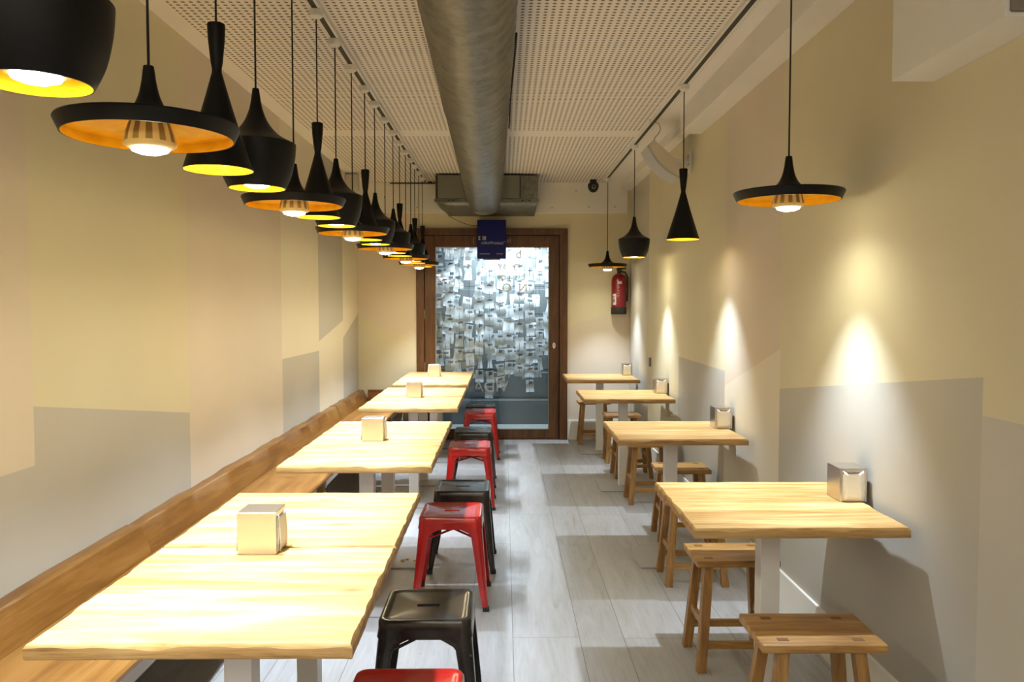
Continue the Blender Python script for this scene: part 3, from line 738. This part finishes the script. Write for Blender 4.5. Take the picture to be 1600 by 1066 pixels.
DL = [(-.712, 2.317, PI / 2, 'steel napkin dispenser on the joint of the two nearest left tables, largest in view'), (-.694, 4.226, PI / 2, 'steel napkin dispenser on the second pair of left tables'),
      (-.70, 6.215, PI / 2, 'steel napkin dispenser on the third pair of left tables'), (-.70, 8.02, PI / 2, 'steel napkin dispenser on the last left table, nearest the glass door'),
      (1.279, 2.92, 0, 'steel napkin dispenser with white napkins facing out, nearest right table by the wall'), (1.281, 4.64, 0, 'steel napkin dispenser full of white napkins on the second right table'),
      (1.283, 6.48, 0, 'steel napkin dispenser full of white napkins on the third right table'), (1.265, 8.15, 0, 'steel napkin dispenser on the farthest right table')]
for (x, y, r, lab) in DL:
    o = dispenser() if dp is None else copy_tree(dp)
    if dp is None: dp = o
    o.location = (x, y, .7505); o.rotation_euler = (0, 0, r); tag(o, lab, 'napkin dispenser', 'napkin dispensers on the ' + ('left' if x < 0 else 'right') + ' tables')

# ------------------------------------------------------------------ metal stools
def metal_stool(matk, name):
    e = empty(name); H = .45; h = .152; m = M[matk]
    bm = bmesh.new(); n = 8
    def slot(z, s=1.0):
        pts = []; base = rsq(h * .8, .03, z, n)
        for (x, y, _z) in base:
            # map square outline onto a stadium slot
            a = math.atan2(y / 1.0, x / 1.0); L_, r_ = .030, .0125
            px, py = math.cos(a), math.sin(a)
            t = min(1, abs(x) / (h * .8)); sx = math.copysign(L_, px)
            if abs(x) >= abs(y) * .999: pts.append((sx + math.copysign(r_, px) * math.sqrt(max(0, 1 - (y / (h * .8)) ** 2)) * s, r_ * (y / (h * .8)), z))
            else: pts.append((L_ * x / (h * .8), math.copysign(r_, py), z))
        return pts
    loops = [slot(H - .020), slot(H - .0065), rsq(h - .034, .022, H - .006, n), rsq(h - .022, .026, H - .004, n), rsq(h - .012, .030, H, n), rsq(h - .005, .034, H - .002, n), rsq(h, .037, H - .010, n), rsq(h + .001, .038, H - .035, n), rsq(h + .005, .038, H - .060, n), rsq(h + .003, .037, H - .060, n), rsq(h - .003, .034, H - .035, n), rsq(h - .005, .03, H - .014, n), rsq(h - .04, .02, H - .014, n), slot(H - .020)]
    loft(bm, loops, cap=False); bmesh.ops.remove_doubles(bm, verts=bm.verts, dist=1e-5)
    link('seat', bm, m, e, smooth=True, auto=38)
    foot = .186
    for sx in (-1, 1):
        for sy in (-1, 1):
            bm = bmesh.new(); loops = []
            for (z, f, r) in ((H - .045, .108, .036), (H - .060, .104, .036), (H - .078, .066, .034), (H - .095, .054, .03), (.25, .046, .024), (.10, .036, .018), (.012, .026, .013)):
                t = (H - .045 - z) / (H - .045); c = h + .0 + (foot - h) * t; th = .0035
                def P(x, y): return (sx * x, sy * y, z)
                outer = [P(c - f, c), P(c - r, c)] + [P(c - r + r * math.sin(a), c - r + r * math.cos(a)) for a in (PI / 8, PI / 4, 3 * PI / 8)] + [P(c, c - r), P(c, c - f)]
                ci = c - th
                inner = [P(ci, c - f), P(ci, c - r)] + [P(c - r + (r - th) * math.sin(a), c - r + (r - th) * math.cos(a)) for a in (3 * PI / 8, PI / 4, PI / 8)] + [P(c - r, ci), P(c - f, ci)]
                loops.append(outer + inner)
            loft(bm, loops); lg_ = link('leg', bm, m, e, smooth=True, auto=40)
            bm = bmesh.new(); c = foot - .012
            box(bm, -.015, .015, -.015, .015, 0, .022, bev=.004); bmesh.ops.translate(bm, verts=bm.verts, vec=(sx * c, sy * c, 0)); link('rubber_foot', bm, M['rubber'], lg_)
    for k, (s, zz) in enumerate(((1, .352), (-1, .357))):
        bm = bmesh.new(); a = (-.150, -.150 * s, zz - .022); b = (.150, .150 * s, zz - .022)
        tube(bm, [a, (0, 0, zz - .002), b], .0055, 8); link('cross_brace', bm, m, e, smooth=True)
    return e
ms = {}
SL = [(-.262, 2.045, 'red', 'red metal stool cut off by the bottom edge of the photo, nearest left table', .0), (-.258, 2.675, 'gunmetal', 'dark grey metal stool in the foreground beside the second left table', .0),
      (-.258, 3.93, 'red', 'red metal stool in the middle of the row, beside the third left table', -.01), (-.232, 4.465, 'gunmetal', 'dark grey metal stool directly behind the middle red stool', .0),
      (-.248, 5.81, 'red', 'brighter red metal stool beside the fifth left table', .0), (-.250, 6.50, 'gunmetal', 'dark grey metal stool directly behind the fifth table\'s red stool', .0),
      (-.225, 7.66, 'red', 'red metal stool farthest from the camera, in front of the glass door', .0), (-.235, 8.10, 'gunmetal', 'dark grey metal stool against the glass door, mostly hidden by the last red stool', .0)]
for (x, y, k, lab, rz) in SL:
    if k not in ms: ms[k] = o = metal_stool(k, 'metal_stool')
    else: o = copy_tree(ms[k])
    o.location = (x, y, 0); o.rotation_euler = (0, 0, rz); tag(o, lab, 'stool', ('red' if k == 'red' else 'dark grey') + ' metal stools along the left tables')

# ------------------------------------------------------------------ wooden stools
def wooden_stool(w):
    e = empty('wooden_stool'); H = .45; d = .252; mx, my = w / 2 - .075, .083; fx_, fy = mx + .05, .122
    if w < .36: mx, my = w / 2 - .055, .083; fx_ = mx + .035
    bm = bmesh.new(); box(bm, -w / 2, w / 2, -d / 2, d / 2, H - .026, H, bev=.006, seg=3); seat = link('seat', bm, M['stoolw'], e, smooth=True, auto=40)
    for sx in (-1, 1):
        for sy in (-1, 1):
            bm = bmesh.new(); strut(bm, (sx * fx_, sy * fy, 0), (sx * mx, sy * my, H - .026), .036, .036); link('leg', bm, M['legw'], e)
            o = link('tenon', bx(-.017, .017, -.011, .011, -.004, .0007), M['tenon'], seat, loc=(sx * mx, sy * my, H)); o['label'] = 'dark end grain tenon'
    def at(sx, sy, z):
        t = z / (H - .026); return (sx * (fx_ + (mx - fx_) * t), sy * (fy + (my - fy) * t), z)
    for sx in (-1, 1):
        a, b = at(sx, -1, .185), at(sx, 1, .185); bm = bmesh.new(); box(bm, a[0] - .009, a[0] + .009, a[1] + .012, b[1] - .012, .170, .200, bev=.002); link('stretcher', bm, M['legw'], e)
    for sy in (-1, 1):
        a, b = at(-1, sy, .105), at(1, sy, .105); bm = bmesh.new(); box(bm, a[0] + .012, b[0] - .012, a[1] - .009, a[1] + .009, .090, .120, bev=.002); link('stretcher', bm, M['stoolw'], e)
    return e
M['tenon'] = plain('end_grain_tenon', (.17, .075, .02), .5)
wsA, wsB = wooden_stool(.38), wooden_stool(.335)
WS = [(.967, 2.452, 'A', -.01, 'wooden stool in the foreground right, seat half in sunny lamplight'), (.938, 3.235, 'B', .0, 'wooden stool directly behind the nearest right table, legs beside its column'),
      (1.01, 4.20, 'B', .0, 'wooden stool whose seat hides under the near edge of the second right table'), (1.122, 4.98, 'B', -.02, 'wooden stool behind the second right table, seat close to the wall'),
      (1.085, 5.90, 'B', .0, 'wooden stool in front of the third right table, long leg seen beside the second table'), (1.10, 6.78, 'B', .03, 'wooden stool just behind the third right table, legs left of its column'),
      (1.11, 7.43, 'B', .0, 'wooden stool with pale lit seat in front of the farthest right table'), (.955, 8.42, 'B', .0, 'wooden stool against the back wall behind the farthest right table')]
uA = uB = False
for (x, y, k, rz, lab) in WS:
    if k == 'A' and not uA: o, uA = wsA, True
    elif k == 'B' and not uB: o, uB = wsB, True
    else: o = copy_tree(wsA if k == 'A' else wsB)
    o.location = (x, y, 0); o.rotation_euler = (0, 0, rz); tag(o, lab, 'stool', 'wooden stools along the right tables')

# ------------------------------------------------------------------ bench
bn = empty('wall_bench', (XL, 4.7, 0)); tag(bn, 'long honey wood bench with low backrest along the left wall', 'bench')
y0b, y1b = -.6 - 4.7, YB - .03 - 4.7
joints = [y0b, 2.0 - 4.7 - 1.7, 3.33 - 4.7 - 1.66 + .0, 3.30 - 4.7, 5.45 - 4.7, 7.3 - 4.7, y1b]
joints = [y0b, 3.30 - 4.7, 5.45 - 4.7, 7.2 - 4.7, y1b]
for a, b in zip(joints[:-1], joints[1:]):
    bm = bmesh.new(); N = 26; rnd = random.Random(int(a * 100)); ph = rnd.uniform(0, 6)
    loops = []
    for i in range(N + 1):
        t = i / N; y = a + .0015 + (b - a - .003) * t; wv = .0035 * math.sin(t * 17 + ph) + .002 * math.sin(t * 41 + ph)
        loops.append([(.002, y, .42), (.105, y, .42), (.105, y, .435), (.060 + wv, y, .545 + wv), (.050, y, .552 + wv), (.002, y, .552 + wv)])
    loft(bm, loops); link('backrest', bm, M['bench'], bn, smooth=True, auto=30)
jt2 = [y0b, 2.9 - 4.7, 5.1 - 4.7, y1b]
for a, b in zip(jt2[:-1], jt2[1:]):
    bm = bmesh.new(); N = 40; rnd = random.Random(int(a * 77)); ph = rnd.uniform(0, 6); loops = []
    for i in range(N + 1):
        t = i / N; y = a + .001 + (b - a - .002) * t; wv = .005 * math.sin(t * 15 + ph) + .003 * math.sin(t * 47 + ph)
        loops.append([(.004, y, .398), (.49 + wv, y, .398), (.504 + wv, y, .408), (.504 + wv, y, .422), (.497 + wv, y, .432), (.108, y, .432), (.104, y, .421), (.004, y, .421)])
    loft(bm, loops); link('seat', bm, M['bench'], bn, smooth=True, auto=30)
link('apron', bx(.44, .462, y0b, y1b, .33, .398, bev=.003), M['white'], bn)
link('end_backrest', bx(.11, .56, y1b - .028, y1b, .433, .555, bev=.003), wood('dark_bench_end', (.12, .04, .01), (.20, .08, .02), (.28, .12, .035), 'X', .4), bn)
for yy in (2.05, 3.4, 4.75, 6.1, 7.6):
    bm = bmesh.new(); y = yy - 4.7; T = [(0, .028), (.04, .024), (.09, .028), (.13, .040), (.17, .034), (.20, .022), (.22, .034), (.24, .024), (.29, .034), (.34, .037), (.398, .037)]
    tube(bm, [(.58 - z * .32, y, z) for z, r in T], [r for z, r in T], 18); link('turned_leg', bm, M['legw'], bn, smooth=True, auto=60)
    bm = bmesh.new(); loft(bm, [[(.462, y + s, .34), (.50, y + s, .36), (.50, y + s, .398), (.462, y + s, .398)] for s in (.045, .06)]); link('leg_bracket', bm, M['white'], bn)

# ------------------------------------------------------------------ crumbs on the base plate
cm_ = plain('crumb_yellow', (.55, .36, .10), .8); c0 = None
for (x, y, s) in [(-.578, 4.475, 1.0), (-.555, 4.50, .8), (-.51, 4.48, .7)]:
    bm = bmesh.new(); bmesh.ops.create_icosphere(bm, subdivisions=2, radius=.014 * s)
    rnd = random.Random(int(s * 10))
    for v in bm.verts: v.co *= rnd.uniform(.6, 1.15); v.co.z = v.co.z * .45 + .0065 * s
    mz = min(v.co.z for v in bm.verts)
    for v in bm.verts: v.co.z -= mz
    o = link('food_crumb', bm, cm_, None, (x, y, .0092)); tag(o, 'small yellow food crumb on the floor plate under the fourth left table', 'crumb', 'crumbs under the fourth left table')
